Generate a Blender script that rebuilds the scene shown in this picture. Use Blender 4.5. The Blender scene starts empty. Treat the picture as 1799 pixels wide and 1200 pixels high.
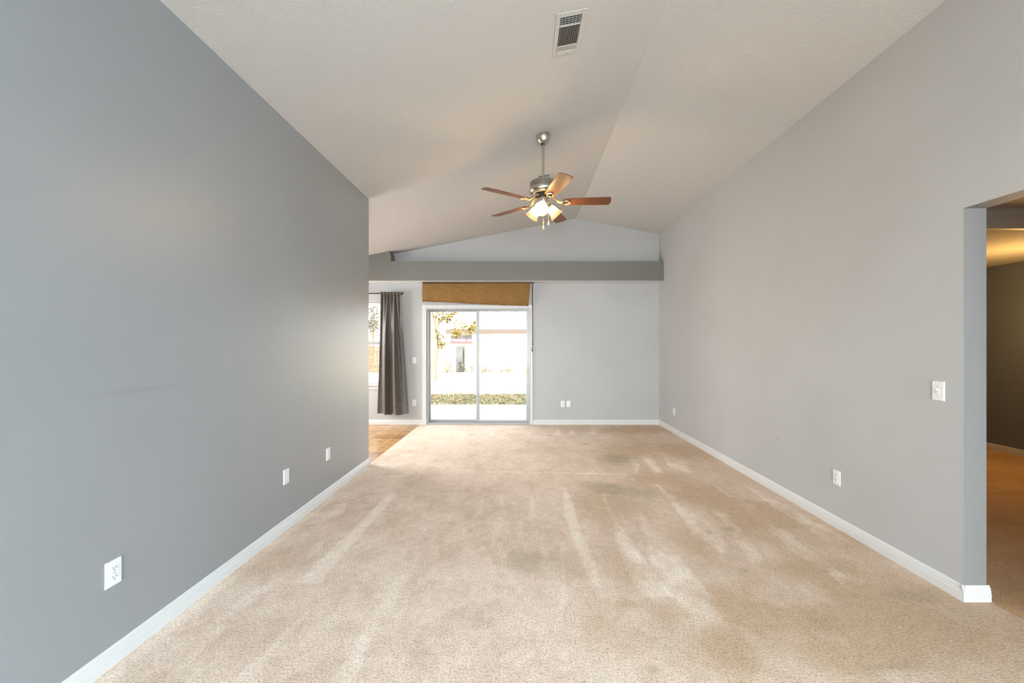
import bpy, bmesh, math, random
import numpy as np
from mathutils import Vector, Matrix

S = bpy.context.scene
COL = S.collection
PI = math.pi
random.seed(7)

XR_FACE = 2.42                   # room face of the right wall
# ------------------------------------------------------------------ camera
F = 700.0                       # focal length in pixels of the 1799 px frame
CX, CY = 918.0, 607.0           # vanishing point of the room's long axis
HC = 1.40                       # camera height
cam_d = bpy.data.cameras.new('camera')
cam = bpy.data.objects.new('camera', cam_d)
COL.objects.link(cam)
cam.location = (0, 0, HC)
cam.rotation_euler = (PI / 2, 0, 0)
cam_d.sensor_width = 36.0
cam_d.lens = F * 36.0 / 1799.0
cam_d.shift_x = -(CX - 899.5) / 1799.0
cam_d.shift_y = (CY - 600.0) / 1799.0
cam_d.clip_start = 0.02
cam_d.clip_end = 300
S.camera = cam

# ------------------------------------------------------------------ colour management
S.view_settings.view_transform = 'Standard'
S.view_settings.look = 'None'
S.view_settings.gamma = 1
S.view_settings.use_curve_mapping = False
S.view_settings.exposure = 0.40
S.cycles.use_denoising = True
S.cycles.max_bounces = 10
S.cycles.diffuse_bounces = 6
S.cycles.transparent_max_bounces = 12
S.cycles.sample_clamp_indirect = 6.0
S.cycles.caustics_reflective = False
S.cycles.caustics_refractive = False

# ------------------------------------------------------------------ sky, sun, added fill lights, lamps
W = bpy.data.worlds.new('sky')
S.world = W
W.use_nodes = True
bg = W.node_tree.nodes['Background']
bg.inputs[0].default_value = (0.90, 0.95, 1.0, 1)
bg.inputs[1].default_value = 3.6


def lamp(name, kind, loc, energy, color, rot=None, direction=None, **kw):
    d = bpy.data.lights.new(name, kind)
    d.energy = energy
    d.color = color
    for k, v in kw.items():
        setattr(d, k, v)
    o = bpy.data.objects.new(name, d)
    COL.objects.link(o)
    o.location = loc
    if direction is not None:
        o.rotation_euler = Vector(direction).to_track_quat('-Z', 'Y').to_euler()
    elif rot:
        o.rotation_euler = rot
    return o


lamp('sun', 'SUN', (0, -10, 20), 9.0, (1.0, 0.95, 0.87), direction=(0.12, 0.84, -0.58), angle=0.009)
# added fill light, set in an unseen window put in behind the camera
lamp('front_window_daylight', 'AREA', (0.3, -3.35, 1.25), 258, (0.83, 0.925, 1.0),
     direction=(0, 1, -0.62), shape='RECTANGLE', size=3.4, size_y=1.55, spread=2.2)
# added fill light, set in an unseen window put into the nook's side wall
lamp('nook_window_daylight', 'AREA', (-4.42, 5.7, 1.45), 105, (1.0, 0.98, 0.95),
     direction=(1, 0, -0.55), shape='RECTANGLE', size=1.9, size_y=1.4)
# added cool fill, set in an unseen window, to turn the left wall bluer
lamp('side_window_daylight', 'AREA', (XR_FACE - 0.02, -1.7, 1.5), 115, (0.26, 0.66, 1.0),
     direction=(-1, 0.25, -0.35), shape='RECTANGLE', size=1.5, size_y=1.3)
# sliding door and nook back window: portals for the sky light
for nm, loc, sx, sy in (('slider_portal', (-0.78, 7.26, 1.0), 1.8, 2.0), ('window_portal', (-3.1, 7.26, 1.43), 1.3, 1.5)):
    p = lamp(nm, 'AREA', loc, 1, (1, 1, 1), direction=(0, -1, 0), shape='RECTANGLE', size=sx, size_y=sy)
    p.data.cycles.is_portal = True
# ceiling lamp of the neighbouring room, just out of view
lamp('side_room_lamp', 'POINT', (5.45, 4.25, 1.85), 31, (1.0, 0.57, 0.17), shadow_soft_size=0.1)

# ------------------------------------------------------------------ helpers: nodes


class NT:
    def __init__(self, name):
        self.m = bpy.data.materials.new(name)
        self.m.use_nodes = True
        self.t = self.m.node_tree
        self.b = self.t.nodes['Principled BSDF']
        self.out = self.t.nodes['Material Output']

    def n(self, typ, **kw):
        x = self.t.nodes.new(typ)
        for k, v in kw.items():
            setattr(x, k, v)
        return x

    def l(self, a, b):
        self.t.links.new(a, b)

    def coords(self, scale=(1, 1, 1), kind='Object'):
        tc = self.n('ShaderNodeTexCoord')
        mp = self.n('ShaderNodeMapping')
        mp.inputs['Scale'].default_value = scale
        self.l(tc.outputs[kind], mp.inputs[0])
        return mp.outputs[0]

    def noise(self, vec, scale, detail=4, rough=0.5):
        x = self.n('ShaderNodeTexNoise')
        x.inputs['Scale'].default_value = scale
        x.inputs['Detail'].default_value = detail
        x.inputs['Roughness'].default_value = rough
        self.l(vec, x.inputs['Vector'])
        return x.outputs[0]

    def ramp(self, fac, stops):
        r = self.n('ShaderNodeValToRGB')
        e = r.color_ramp.elements
        while len(e) < len(stops):
            e.new(0.5)
        for i, (p, c) in enumerate(stops):
            e[i].position = p
            e[i].color = (c[0], c[1], c[2], 1)
        self.l(fac, r.inputs[0])
        return r.outputs[0]

    def mix(self, fac, a, b, mode='MIX'):
        x = self.n('ShaderNodeMix', data_type='RGBA', blend_type=mode)
        if isinstance(fac, (int, float)):
            x.inputs[0].default_value = fac
        else:
            self.l(fac, x.inputs[0])
        for i, v in ((6, a), (7, b)):
            if isinstance(v, tuple):
                x.inputs[i].default_value = (v[0], v[1], v[2], 1)
            else:
                self.l(v, x.inputs[i])
        return x.outputs[2]

    def bump(self, h, strength, dist):
        x = self.n('ShaderNodeBump')
        x.inputs['Strength'].default_value = strength
        x.inputs['Distance'].default_value = dist
        self.l(h, x.inputs['Height'])
        self.l(x.outputs[0], self.b.inputs['Normal'])


def plain(name, col, rough=0.5, metal=0.0, var=0.06, scale=12.0, bump=0.0, bscale=60, spec=0.5):
    q = NT(name)
    v = q.coords()
    n = q.noise(v, scale)
    c0 = tuple(max(0, x * (1 - var)) for x in col)
    c1 = tuple(min(1, x * (1 + var)) for x in col)
    q.l(q.ramp(n, [(0.3, c0), (0.7, c1)]), q.b.inputs['Base Color'])
    q.b.inputs['Roughness'].default_value = rough
    q.b.inputs['Metallic'].default_value = metal
    q.b.inputs['Specular IOR Level'].default_value = spec
    if bump:
        q.bump(q.noise(v, bscale, 3), bump, 0.004)
    return q.m


def paint(name, col, rough, spec, bscale, bstr, scuff=None):
    q = NT(name)
    v = q.coords()
    n = q.noise(v, 1.3, 3)
    c0 = tuple(x * 0.965 for x in col)
    c1 = tuple(min(1, x * 1.03) for x in col)
    base = q.ramp(n, [(0.3, c0), (0.7, c1)])
    if scuff:                     # a rubbed mark: centre, half sizes, strength
        ctr, half, amt = scuff
        mp = q.n('ShaderNodeMapping', vector_type='POINT')
        mp.inputs['Scale'].default_value = tuple(1 / h for h in half)
        mp.inputs['Location'].default_value = tuple(-c / h for c, h in zip(ctr, half))
        wob = q.n('ShaderNodeVectorMath', operation='MULTIPLY_ADD')
        nn = q.n('ShaderNodeTexNoise')
        nn.inputs['Scale'].default_value = 9
        q.l(v, nn.inputs['Vector'])
        q.l(nn.outputs['Color'], wob.inputs[0])
        wob.inputs[1].default_value = (0.012, 0.012, 0.012)
        q.l(v, wob.inputs[2])
        q.l(wob.outputs[0], mp.inputs[0])
        ln = q.n('ShaderNodeVectorMath', operation='LENGTH')
        q.l(mp.outputs[0], ln.inputs[0])
        k = q.ramp(ln.outputs['Value'], [(0.0, (amt, amt, amt)), (1.0, (0, 0, 0))])
        base = q.mix(k, base, tuple(x * 0.55 for x in col))
    q.l(base, q.b.inputs['Base Color'])
    q.b.inputs['Roughness'].default_value = rough
    q.b.inputs['Specular IOR Level'].default_value = spec
    q.bump(q.noise(v, bscale, 3, 0.55), bstr, 0.003)
    return q.m


M = {}
M['wall_light'] = paint('pale grey wall paint', (0.445, 0.446, 0.440), 0.50, 0.35, 55, 0.16, ((2.41, 3.795, 0.516), (0.3, 0.022, 0.016), 0.6))
M['wall_dark'] = paint('mid grey accent paint', (0.255, 0.267, 0.273), 0.42, 1.0, 55, 0.12, ((-1.80, 1.86, 1.196), (0.3, 0.30, 0.022), 0.28))
M['wall_dark'].node_tree.nodes['Principled BSDF'].inputs['Coat Weight'].default_value = 0.5
M['wall_dark'].node_tree.nodes['Principled BSDF'].inputs['Coat Roughness'].default_value = 0.42
M['shelf_paint'] = paint('dark grey shelf paint', (0.172, 0.168, 0.152), 0.5, 0.4, 55, 0.14)
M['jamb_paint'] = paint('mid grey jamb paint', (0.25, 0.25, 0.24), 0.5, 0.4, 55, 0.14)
M['wall_side'] = paint('side room paint', (0.165, 0.188, 0.235), 0.55, 0.3, 55, 0.2)
M['white_trim'] = plain('white gloss trim', (0.64, 0.635, 0.615), 0.35, var=0.02)
M['white_plastic'] = plain('white plastic', (0.74, 0.74, 0.72), 0.3, var=0.01)
M['slot_dark'] = plain('dark slot', (0.12, 0.11, 0.09), 0.6)
M['screw'] = plain('screw metal', (0.55, 0.53, 0.48), 0.35, 0.8)
M['toggle'] = plain('ivory toggle', (0.70, 0.68, 0.55), 0.35, var=0.02)
M['vent_white'] = plain('register enamel', (0.52, 0.50, 0.465), 0.45, var=0.03)
M['duct_dark'] = plain('duct inside', (0.012, 0.011, 0.010), 0.8)
M['nickel'] = plain('brushed nickel', (0.58, 0.54, 0.46), 0.28, 1.0, var=0.08, scale=30)
M['brass_arm'] = plain('antique nickel arm', (0.72, 0.58, 0.36), 0.3, 1.0, var=0.08)
M['black'] = plain('black rubber', (0.02, 0.02, 0.02), 0.6)
M['alu'] = plain('door frame aluminium', (0.36, 0.37, 0.365), 0.35, 0.15, var=0.03)
M['rod'] = plain('dark bronze rod', (0.05, 0.035, 0.028), 0.4, 0.6)
M['cord'] = plain('dark cord', (0.09, 0.05, 0.055), 0.7)
M['latch'] = plain('beige latch', (0.70, 0.60, 0.42), 0.4)

# ceiling: knockdown texture
q = NT('white textured ceiling')
v = q.coords()
q.b.inputs['Base Color'].default_value = (0.54, 0.525, 0.50, 1)
q.b.inputs['Roughness'].default_value = 0.85
q.b.inputs['Specular IOR Level'].default_value = 0.2
h = q.ramp(q.noise(v, 85, 3, 0.5), [(0.42, (0, 0, 0)), (0.62, (1, 1, 1))])
q.bump(h, 0.36, 0.004)
M['ceiling'] = q.m

# knurled band of the fan motor
q = NT('nickel lattice band')
v = q.coords(kind='UV')
ck = q.n('ShaderNodeTexChecker')
ck.inputs['Scale'].default_value = 2
mp = q.n('ShaderNodeMapping')
mp.inputs['Rotation'].default_value = (0, 0, PI / 4)
mp.inputs['Scale'].default_value = (36, 4, 1)
q.l(v, mp.inputs[0])
q.l(mp.outputs[0], ck.inputs['Vector'])
ck.inputs['Color1'].default_value = (0.62, 0.58, 0.50, 1)
ck.inputs['Color2'].default_value = (0.10, 0.09, 0.07, 1)
q.l(ck.outputs[0], q.b.inputs['Base Color'])
q.b.inputs['Metallic'].default_value = 1
q.b.inputs['Roughness'].default_value = 0.35
q.bump(ck.outputs['Fac'], 0.6, 0.004)
M['lattice'] = q.m

# blade wood
q = NT('brown fan blade wood')
v = q.coords((3, 40, 40))
n = q.noise(v, 2.2, 5, 0.6)
q.l(q.ramp(n, [(0.25, (0.075, 0.022, 0.005)), (0.6, (0.13, 0.043, 0.010)), (0.85, (0.18, 0.068, 0.018))]), q.b.inputs['Base Color'])
q.b.inputs['Roughness'].default_value = 0.34
M['blade'] = q.m

# glowing frosted glass shade
q = NT('lit frosted glass')
q.b.inputs['Base Color'].default_value = (0.28, 0.24, 0.16, 1)
q.b.inputs['Roughness'].default_value = 0.4
at = q.n('ShaderNodeAttribute', attribute_name='glow')
q.l(q.ramp(at.outputs['Fac'], [(0.0, (1.0, 0.52, 0.12)), (0.45, (1.0, 0.68, 0.30)), (1.0, (1.0, 0.70, 0.36))]), q.b.inputs['Emission Color'])
pw = q.n('ShaderNodeMath', operation='POWER')
q.l(at.outputs['Fac'], pw.inputs[0])
pw.inputs[1].default_value = 5.0
mm = q.n('ShaderNodeMath', operation='MULTIPLY_ADD')
q.l(pw.outputs[0], mm.inputs[0])
mm.inputs[1].default_value = 4.5
mm.inputs[2].default_value = 0.60
q.l(mm.outputs[0], q.b.inputs['Emission Strength'])
M['shade_glass'] = q.m

# window glass: clear pane with a faint mirror
q = NT('window glass')
tr = q.n('ShaderNodeBsdfTransparent')
gl = q.n('ShaderNodeBsdfGlossy')
gl.inputs['Roughness'].default_value = 0.02
mx = q.n('ShaderNodeMixShader')
fr = q.n('ShaderNodeFresnel')
fr.inputs[0].default_value = 1.13
q.l(fr.outputs[0], mx.inputs[0])
q.l(tr.outputs[0], mx.inputs[1])
q.l(gl.outputs[0], mx.inputs[2])
q.l(mx.outputs[0], q.out.inputs[0])
M['glass'] = q.m

# woven roman shade
q = NT('brown woven shade')
v = q.coords()
wv = q.n('ShaderNodeTexWave', bands_direction='Z')
wv.inputs['Scale'].default_value = 90
wv.inputs['Distortion'].default_value = 3
q.l(v, wv.inputs['Vector'])
n = q.noise(q.coords((3, 3, 30)), 4, 5, 0.6)
c = q.ramp(n, [(0.3, (0.185, 0.085, 0.017)), (0.7, (0.335, 0.178, 0.048))])
q.l(q.mix(0.12, c, wv.outputs[0], 'MULTIPLY'), q.b.inputs['Base Color'])
q.b.inputs['Roughness'].default_value = 0.8
q.bump(wv.outputs['Fac'], 0.3, 0.002)
M['shade'] = q.m

# satin curtain
q = NT('taupe satin curtain')
v = q.coords((1, 1, 1))
n = q.noise(v, 160, 2)
q.l(q.ramp(n, [(0.3, (0.070, 0.056, 0.043)), (0.7, (0.096, 0.079, 0.062))]), q.b.inputs['Base Color'])
q.b.inputs['Roughness'].default_value = 0.42
q.b.inputs['Sheen Weight'].default_value = 0.25
q.bump(q.noise(q.coords((6, 6, 26)), 1.2, 3), 0.5, 0.012)
M['curtain'] = q.m

# vinyl stone tile
q = NT('brown stone tile')
v = q.coords()
br = q.n('ShaderNodeTexBrick')
br.offset = 0.0
br.inputs['Scale'].default_value = 1.0
br.inputs['Brick Width'].default_value = 0.33
br.inputs['Row Height'].default_value = 0.33
br.inputs['Mortar Size'].default_value = 0.006
br.inputs['Color1'].default_value = (0.60, 0.37, 0.165, 1)
br.inputs['Color2'].default_value = (0.40, 0.215, 0.08, 1)
br.inputs['Mortar'].default_value = (0.62, 0.50, 0.35, 1)
q.l(v, br.inputs['Vector'])
n = q.noise(v, 9, 6, 0.65)
c = q.ramp(n, [(0.3, (0.55, 0.5, 0.45)), (0.7, (1.25, 1.15, 1.0))])
q.l(q.mix(0.9, br.outputs[0], c, 'MULTIPLY'), q.b.inputs['Base Color'])
q.b.inputs['Roughness'].default_value = 0.24
M['tile'] = q.m


def carpet_mat(name, lo, mid, hi, stain):
    q = NT(name)
    v = q.coords()
    pile = q.n('ShaderNodeAttribute', attribute_name='pile').outputs['Fac']
    st = q.n('ShaderNodeAttribute', attribute_name='stain').outputs['Fac']
    wr = q.n('ShaderNodeAttribute', attribute_name='wear').outputs['Fac']
    c = q.ramp(pile, [(0.0, lo), (0.5, mid), (1.0, hi)])
    c = q.mix(wr, c, (0.54, 0.365, 0.215))
    c = q.mix(st, c, stain)
    # tuft speckle at two sizes
    a = q.ramp(q.noise(v, 95, 3, 0.65), [(0.30, (0.60, 0.53, 0.46)), (0.5, (1, 1, 1)), (0.72, (1.25, 1.24, 1.22))])
    c = q.mix(0.85, c, a, 'MULTIPLY')
    b = q.ramp(q.noise(v, 24, 4, 0.6), [(0.3, (0.86, 0.83, 0.80)), (0.7, (1.06, 1.06, 1.05))])
    c = q.mix(0.8, c, b, 'MULTIPLY')
    q.l(c, q.b.inputs['Base Color'])
    q.b.inputs['Roughness'].default_value = 0.95
    q.b.inputs['Specular IOR Level'].default_value = 0.1
    q.b.inputs['Sheen Weight'].default_value = 0.15
    q.bump(q.noise(v, 130, 3, 0.7), 0.7, 0.008)
    return q.m


M['carpet'] = carpet_mat('beige carpet', (0.56, 0.415, 0.305), (0.785, 0.625, 0.50), (0.92, 0.80, 0.675), (0.37, 0.295, 0.18))
M['carpet_side'] = carpet_mat('brown side carpet', (0.58, 0.34, 0.16), (0.76, 0.49, 0.26), (0.86, 0.60, 0.36), (0.34, 0.21, 0.08))
M['concrete'] = plain('pale concrete', (0.30, 0.293, 0.302), 0.9, var=0.04, scale=4)
M['lawn'] = plain('dry lawn', (0.64, 0.55, 0.36), 0.95, var=0.25, scale=1.6)
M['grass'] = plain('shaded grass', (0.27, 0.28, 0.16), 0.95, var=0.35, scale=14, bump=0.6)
M['leaf_litter'] = plain('fallen leaves', (0.42, 0.27, 0.15), 0.8, var=0.4, scale=3)
M['leaf_yellow'] = plain('yellow leaves', (0.20, 0.155, 0.03), 0.8, var=0.35, scale=2)
M['leaf_green'] = plain('dull green leaves', (0.12, 0.125, 0.09), 0.8, var=0.35, scale=2)
M['bark'] = plain('pale bark', (0.24, 0.20, 0.15), 0.9, var=0.3, scale=9)
M['siding'] = plain('white siding', (0.82, 0.77, 0.69), 0.7, var=0.02)
M['fascia'] = plain('tan fascia', (0.095, 0.072, 0.06), 0.7, var=0.1)
M['shingle'] = plain('pale shingles', (0.60, 0.58, 0.58), 0.9, var=0.12, scale=7)
M['red'] = plain('red band', (0.25, 0.05, 0.055), 0.6)
M['pane_dark'] = plain('house pane', (0.13, 0.12, 0.14), 0.2, var=0.4, scale=3)
M['fence_wood'] = plain('weathered fence', (0.135, 0.105, 0.07), 0.9, var=0.25, scale=6)
M['grey_board'] = plain('grey board', (0.10, 0.105, 0.105), 0.9, var=0.2, scale=3)
M['dry_bush'] = plain('dry bush', (0.17, 0.13, 0.065), 0.9, var=0.3, scale=3)
M['roof_out'] = plain('roof deck', (0.3, 0.28, 0.26), 0.9)

# ------------------------------------------------------------------ helpers: geometry


def new_obj(name, bm, mat, parent=None, smooth=False, bevel=0.0):
    me = bpy.data.meshes.new(name)
    bm.normal_update()
    bm.to_mesh(me)
    bm.free()
    if smooth:
        for p in me.polygons:
            p.use_smooth = True
        me.set_sharp_from_angle(angle=math.radians(38))
    o = bpy.data.objects.new(name, me)
    COL.objects.link(o)
    if mat is not None:
        me.materials.append(mat)
    if parent is not None:
        o.parent = parent
    if bevel:
        md = o.modifiers.new('bevel', 'BEVEL')
        md.width = bevel
        md.segments = 2
        md.limit_method = 'ANGLE'
    return o


def tag(o, label=None, cat=None, group=None, kind=None):
    if label:
        o['label'] = label
    if cat:
        o['category'] = cat
    if group:
        o['group'] = group
    if kind:
        o['kind'] = kind
    return o


def struct(o, label=None):
    o['kind'] = 'structure'
    if label:
        o['label'] = label
    return o


def thing(name, loc, label, cat, group=None, rot=(0, 0, 0)):
    o = bpy.data.objects.new(name, None)
    o.empty_display_size = 0.05
    COL.objects.link(o)
    o.location = loc
    o.rotation_euler = rot
    return tag(o, label, cat, group)


def box(bm, x0, x1, y0, y1, z0, z1, mtx=None):
    vs = [bm.verts.new(Vector(p)) for p in ((x0, y0, z0), (x1, y0, z0), (x1, y1, z0), (x0, y1, z0),
                                            (x0, y0, z1), (x1, y0, z1), (x1, y1, z1), (x0, y1, z1))]
    if mtx is not None:
        for v in vs:
            v.co = mtx @ v.co
    for f in ((3, 2, 1, 0), (4, 5, 6, 7), (0, 1, 5, 4), (1, 2, 6, 5), (2, 3, 7, 6), (3, 0, 4, 7)):
        bm.faces.new([vs[i] for i in f])
    return vs


def B(*boxes):
    bm = bmesh.new()
    for b in boxes:
        box(bm, *b)
    return bm


def prism(bm, poly, axis, a, b):
    """extrude a 2-D polygon along an axis from a to b. axis 'x': poly in (y,z); 'y': (x,z); 'z': (x,y)"""
    def P(u, v, t):
        return {'x': (t, u, v), 'y': (u, t, v), 'z': (u, v, t)}[axis]
    r0 = [bm.verts.new(P(u, v, a)) for u, v in poly]
    r1 = [bm.verts.new(P(u, v, b)) for u, v in poly]
    n = len(poly)
    fs = [bm.faces.new(r0), bm.faces.new(list(reversed(r1)))]
    for i in range(n):
        fs.append(bm.faces.new([r0[i], r0[(i + 1) % n], r1[(i + 1) % n], r1[i]]))
    bmesh.ops.recalc_face_normals(bm, faces=bm.faces[:])
    return fs


def lathe(bm, prof, seg=32, mtx=None, close=True, arc=2 * PI):
    """revolve (r,z) profile about z"""
    rings = []
    for r, z in prof:
        ring = []
        if r < 1e-6:
            v = bm.verts.new((0, 0, z))
            ring = [v] * seg
        else:
            for i in range(seg):
                a = arc * i / seg
                ring.append(bm.verts.new((r * math.cos(a), r * math.sin(a), z)))
        rings.append(ring)
    for k in range(len(prof) - 1):
        for i in range(seg):
            j = (i + 1) % seg
            q = []
            for v in (rings[k][i], rings[k][j], rings[k + 1][j], rings[k + 1][i]):
                if v not in q:
                    q.append(v)
            if len(q) > 2:
                try:
                    bm.faces.new(q)
                except ValueError:
                    pass
    vs = set(v for r in rings for v in r)
    if mtx is not None:
        for v in vs:
            v.co = mtx @ v.co
    bmesh.ops.recalc_face_normals(bm, faces=bm.faces[:])
    return rings


def tube(bm, pts, rad, seg=10):
    pts = [Vector(p) for p in pts]
    rads = rad if isinstance(rad, (list, tuple)) else [rad] * len(pts)
    prev = None
    up = Vector((0, 0, 1))
    for i, p in enumerate(pts):
        d = (pts[min(i + 1, len(pts) - 1)] - pts[max(i - 1, 0)]).normalized()
        if abs(d.dot(up)) > 0.97:
            u0 = Vector((1, 0, 0))
        else:
            u0 = up
        u = d.cross(u0).normalized()
        w = d.cross(u).normalized()
        ring = [bm.verts.new(p + (u * math.cos(2 * PI * k / seg) + w * math.sin(2 * PI * k / seg)) * rads[i]) for k in range(seg)]
        if prev:
            for k in range(seg):
                bm.faces.new([prev[k], prev[(k + 1) % seg], ring[(k + 1) % seg], ring[k]])
        else:
            bm.faces.new(ring)
        prev = ring
    bm.faces.new(list(reversed(prev)))
    bmesh.ops.recalc_face_normals(bm, faces=bm.faces[:])


# ------------------------------------------------------------------ room dimensions
XL, XR = -1.80, 2.42            # faces of the long walls
YB, YR = 7.06, -3.5             # back wall and the wall behind the camera
YL = 4.667                      # where the left wall ends and the dining nook opens
XN = -4.5                       # nook's far side
RX, RZ = 0.9485, 3.65           # ridge
SL, SR = 0.195, 0.188


def zc(x):
    return RZ - (SL * (RX - x) if x < RX else SR * (x - RX))


def grid_wall(name, mat, axis, us, vs, holes, a, b, top=None):
    """slab with rectangular holes. axis 'y': u=x; axis 'x': u=y. v=z. top(u): height of the last row"""
    bm = bmesh.new()

    def P(u, v, t):
        return (t, u, v) if axis == 'x' else (u, t, v)

    def hole(i, j):
        uc, vc = (us[i] + us[i + 1]) / 2, (vs[j] + vs[j + 1]) / 2
        return any(h[0] < uc < h[1] and h[2] < vc < h[3] for h in holes)
    cache = {}

    def V(i, j, t):
        k = (i, j, t)
        if k not in cache:
            v = vs[j]
            if j == len(vs) - 1 and top:
                v = top(us[i])
            cache[k] = bm.verts.new(P(us[i], v, t))
        return cache[k]
    nu, nv = len(us) - 1, len(vs) - 1
    for i in range(nu):
        for j in range(nv):
            if hole(i, j):
                continue
            for t in (a, b):
                bm.faces.new([V(i, j, t), V(i + 1, j, t), V(i + 1, j + 1, t), V(i, j + 1, t)])
            for di, dj, e in ((-1, 0, ((i, j), (i, j + 1))), (1, 0, ((i + 1, j), (i + 1, j + 1))),
                              (0, -1, ((i, j), (i + 1, j))), (0, 1, ((i, j + 1), (i + 1, j + 1)))):
                ii, jj = i + di, j + dj
                if 0 <= ii < nu and 0 <= jj < nv and not hole(ii, jj):
                    continue
                p, r = e
                bm.faces.new([V(*p, a), V(*r, a), V(*r, b), V(*p, b)])
    bmesh.ops.recalc_face_normals(bm, faces=bm.faces[:])
    return new_obj(name, bm, mat)


# ------------------------------------------------------------------ walls
DX0, DX1, DZ1 = -1.70, 0.135, 2.05          # slider opening
WX0, WX1, WZ0, WZ1 = -3.95, -2.46, 0.71, 2.165   # nook window opening
up = 0.03
wb = grid_wall('wall_back', M['wall_light'], 'y', [XN, WX0, WX1, DX0, DX1, RX, 2.545],
               [0, WZ0, DZ1, WZ1, 2.85, 3.0], [(DX0, DX1, -1, DZ1), (WX0, WX1, WZ0, WZ1)], YB, YB + 0.15,
               top=lambda x: zc(x) + up)
struct(wb, 'pale grey back wall with the sliding door and a low gable above')
bm = bmesh.new()
prism(bm, [(XL - 0.12, 0), (XL, 0), (XL, zc(XL) + up), (XL - 0.12, zc(XL - 0.12) + up)], 'y', YR, YL)
struct(new_obj('wall_left', bm, M['wall_dark'], bevel=0.004), 'long mid grey accent wall on the left')
OY0, OY1, OZ = 0.90, 2.186, 2.153
wr = grid_wall('wall_right', M['wall_light'], 'x', [YR, -2.5, -0.9, OY0, OY1, YB], [0, 0.8, OZ, 3.0], [(OY0, OY1, -1, OZ), (-2.5, -0.9, 0.8, OZ)], XR, XR + 0.125,
               top=lambda y: zc(XR) + up)
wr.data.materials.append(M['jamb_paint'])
for p in wr.data.polygons:        # the returns of the opening are a darker grey than the wall
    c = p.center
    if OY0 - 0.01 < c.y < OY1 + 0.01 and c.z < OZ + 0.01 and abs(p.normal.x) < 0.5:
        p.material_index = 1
struct(wr, 'long pale grey wall on the right with an opening near the camera')
wf = grid_wall('wall_front', M['wall_light'], 'y', [XL - 0.12, -1.45, RX, 2.05, 2.545], [0, 0.4, 2.1, 3.0],
               [(-1.45, 2.05, 0.4, 2.1)], YR - 0.15, YR, top=lambda x: zc(x) + up)
struct(wf, 'wall behind the camera with a wide window')
wn = grid_wall('wall_nook', M['wall_light'], 'x', [0.5, 4.7, 6.7, YB], [0, 0.7, 2.2, 2.6], [(4.7, 6.7, 0.7, 2.2)], XN - 0.15, XN,
               top=lambda y: zc(XN) + up)
struct(wn, 'outer side wall of the dining nook')
bm = bmesh.new()
prism(bm, [(XN, 0), (XL - 0.12, 0), (XL - 0.12, zc(XL - .12) + up), (XN, zc(XN) + up)], 'y', 0.4, 0.5)
struct(new_obj('wall_kitchen', bm, M['wall_light']), 'kitchen wall behind the accent wall')

# vaulted ceiling
bm = bmesh.new()
xa, xb = XN - 0.15, 2.545
prism(bm, [(xa, zc(xa)), (RX, RZ), (xb, zc(xb)), (xb, zc(xb) + 0.2), (RX, RZ + 0.2), (xa, zc(xa) + 0.2)], 'y', YR - 0.15, YB + 0.15)
struct(new_obj('ceiling', bm, M['ceiling']), 'white textured vaulted ceiling with a ridge')
# roof overhang outside the slider (shades patio and the first strip of grass)
bm = bmesh.new()
xa2, xb2 = XN - 0.6, 7.2
prism(bm, [(xa2, zc(xa2) + 0.1), (RX, RZ + 0.24), (xb2, 2.75), (xb2, 2.9), (RX, RZ + 0.4), (xa2, zc(xa2) + 0.3)], 'y', YB + 0.16, YB + 0.75)
struct(new_obj('roof', bm, M['roof_out']), 'roof overhang outside the sliding door')

# plant shelf over the slider
SY = 6.835
Z0s, Z1s = 2.507, 2.845
bm = bmesh.new()
xe = RX - (RZ - Z1s) / SL + 0.02
box(bm, xe, XR - 0.005, SY, YB - 0.002, Z0s + 0.004, Z1s)
# bulkhead on the shelf's left, up to the ceiling
xk = -2.29
prism(bm, [(xe, Z1s), (xk + 0.03, Z1s), (xk + 0.03, zc(xk + .03) - 0.07), (xk, zc(xk) - 0.003), (xe, zc(xe) - 0.003)], 'y', SY, YB - 0.002)
sh = struct(new_obj('trim_1', bm, M['shelf_paint']), 'dark grey plant shelf box across the back wall')
struct(new_obj('shelf_soffit', B((xe, XR - 0.005, SY + 0.002, YB - 0.002, Z0s, Z0s + 0.004)), M['white_trim'], sh), 'white underside of the shelf')

# ------------------------------------------------------------------ baseboards
BP = [(0, 0), (0.014, 0), (0.014, 0.045), (0.0115, 0.049), (0.0115, 0.060), (0.009, 0.064), (0.009, 0.072), (0.005, 0.080), (0.003, 0.086), (0, 0.086)]


def base(name, axis, pos, sgn, a, b, label):
    bm = bmesh.new()
    prism(bm, [(pos + sgn * u, v) for u, v in BP], axis, a, b)
    return struct(new_obj(name, bm, M['white_trim']), label)


base('baseboard_left', 'y', XL, 1, YR, YL + 0.012, 'white baseboard along the accent wall')
base('baseboard_left', 'x', YL, 1, XL - 0.12, XL + 0.013, 'white baseboard round the end of the accent wall')
base('baseboard_right', 'y', XR, -1, OY1 - 0.0135, YB, 'white baseboard along the right wall')
bj = base('baseboard_jamb', 'x', OY1, -1, XR - 0.013, XR + 0.138, 'white baseboard wrapping the opening jamb')
base('baseboard_back', 'x', YB, -1, 0.178, XR, 'white baseboard right of the sliding door')
base('baseboard_nook', 'x', YB, -1, XN, -1.776, 'white baseboard under the curtain')

# ------------------------------------------------------------------ floor: carpet with vacuum marks
TX = -1.81
xs0, xs1 = TX, XR + 0.13


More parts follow.
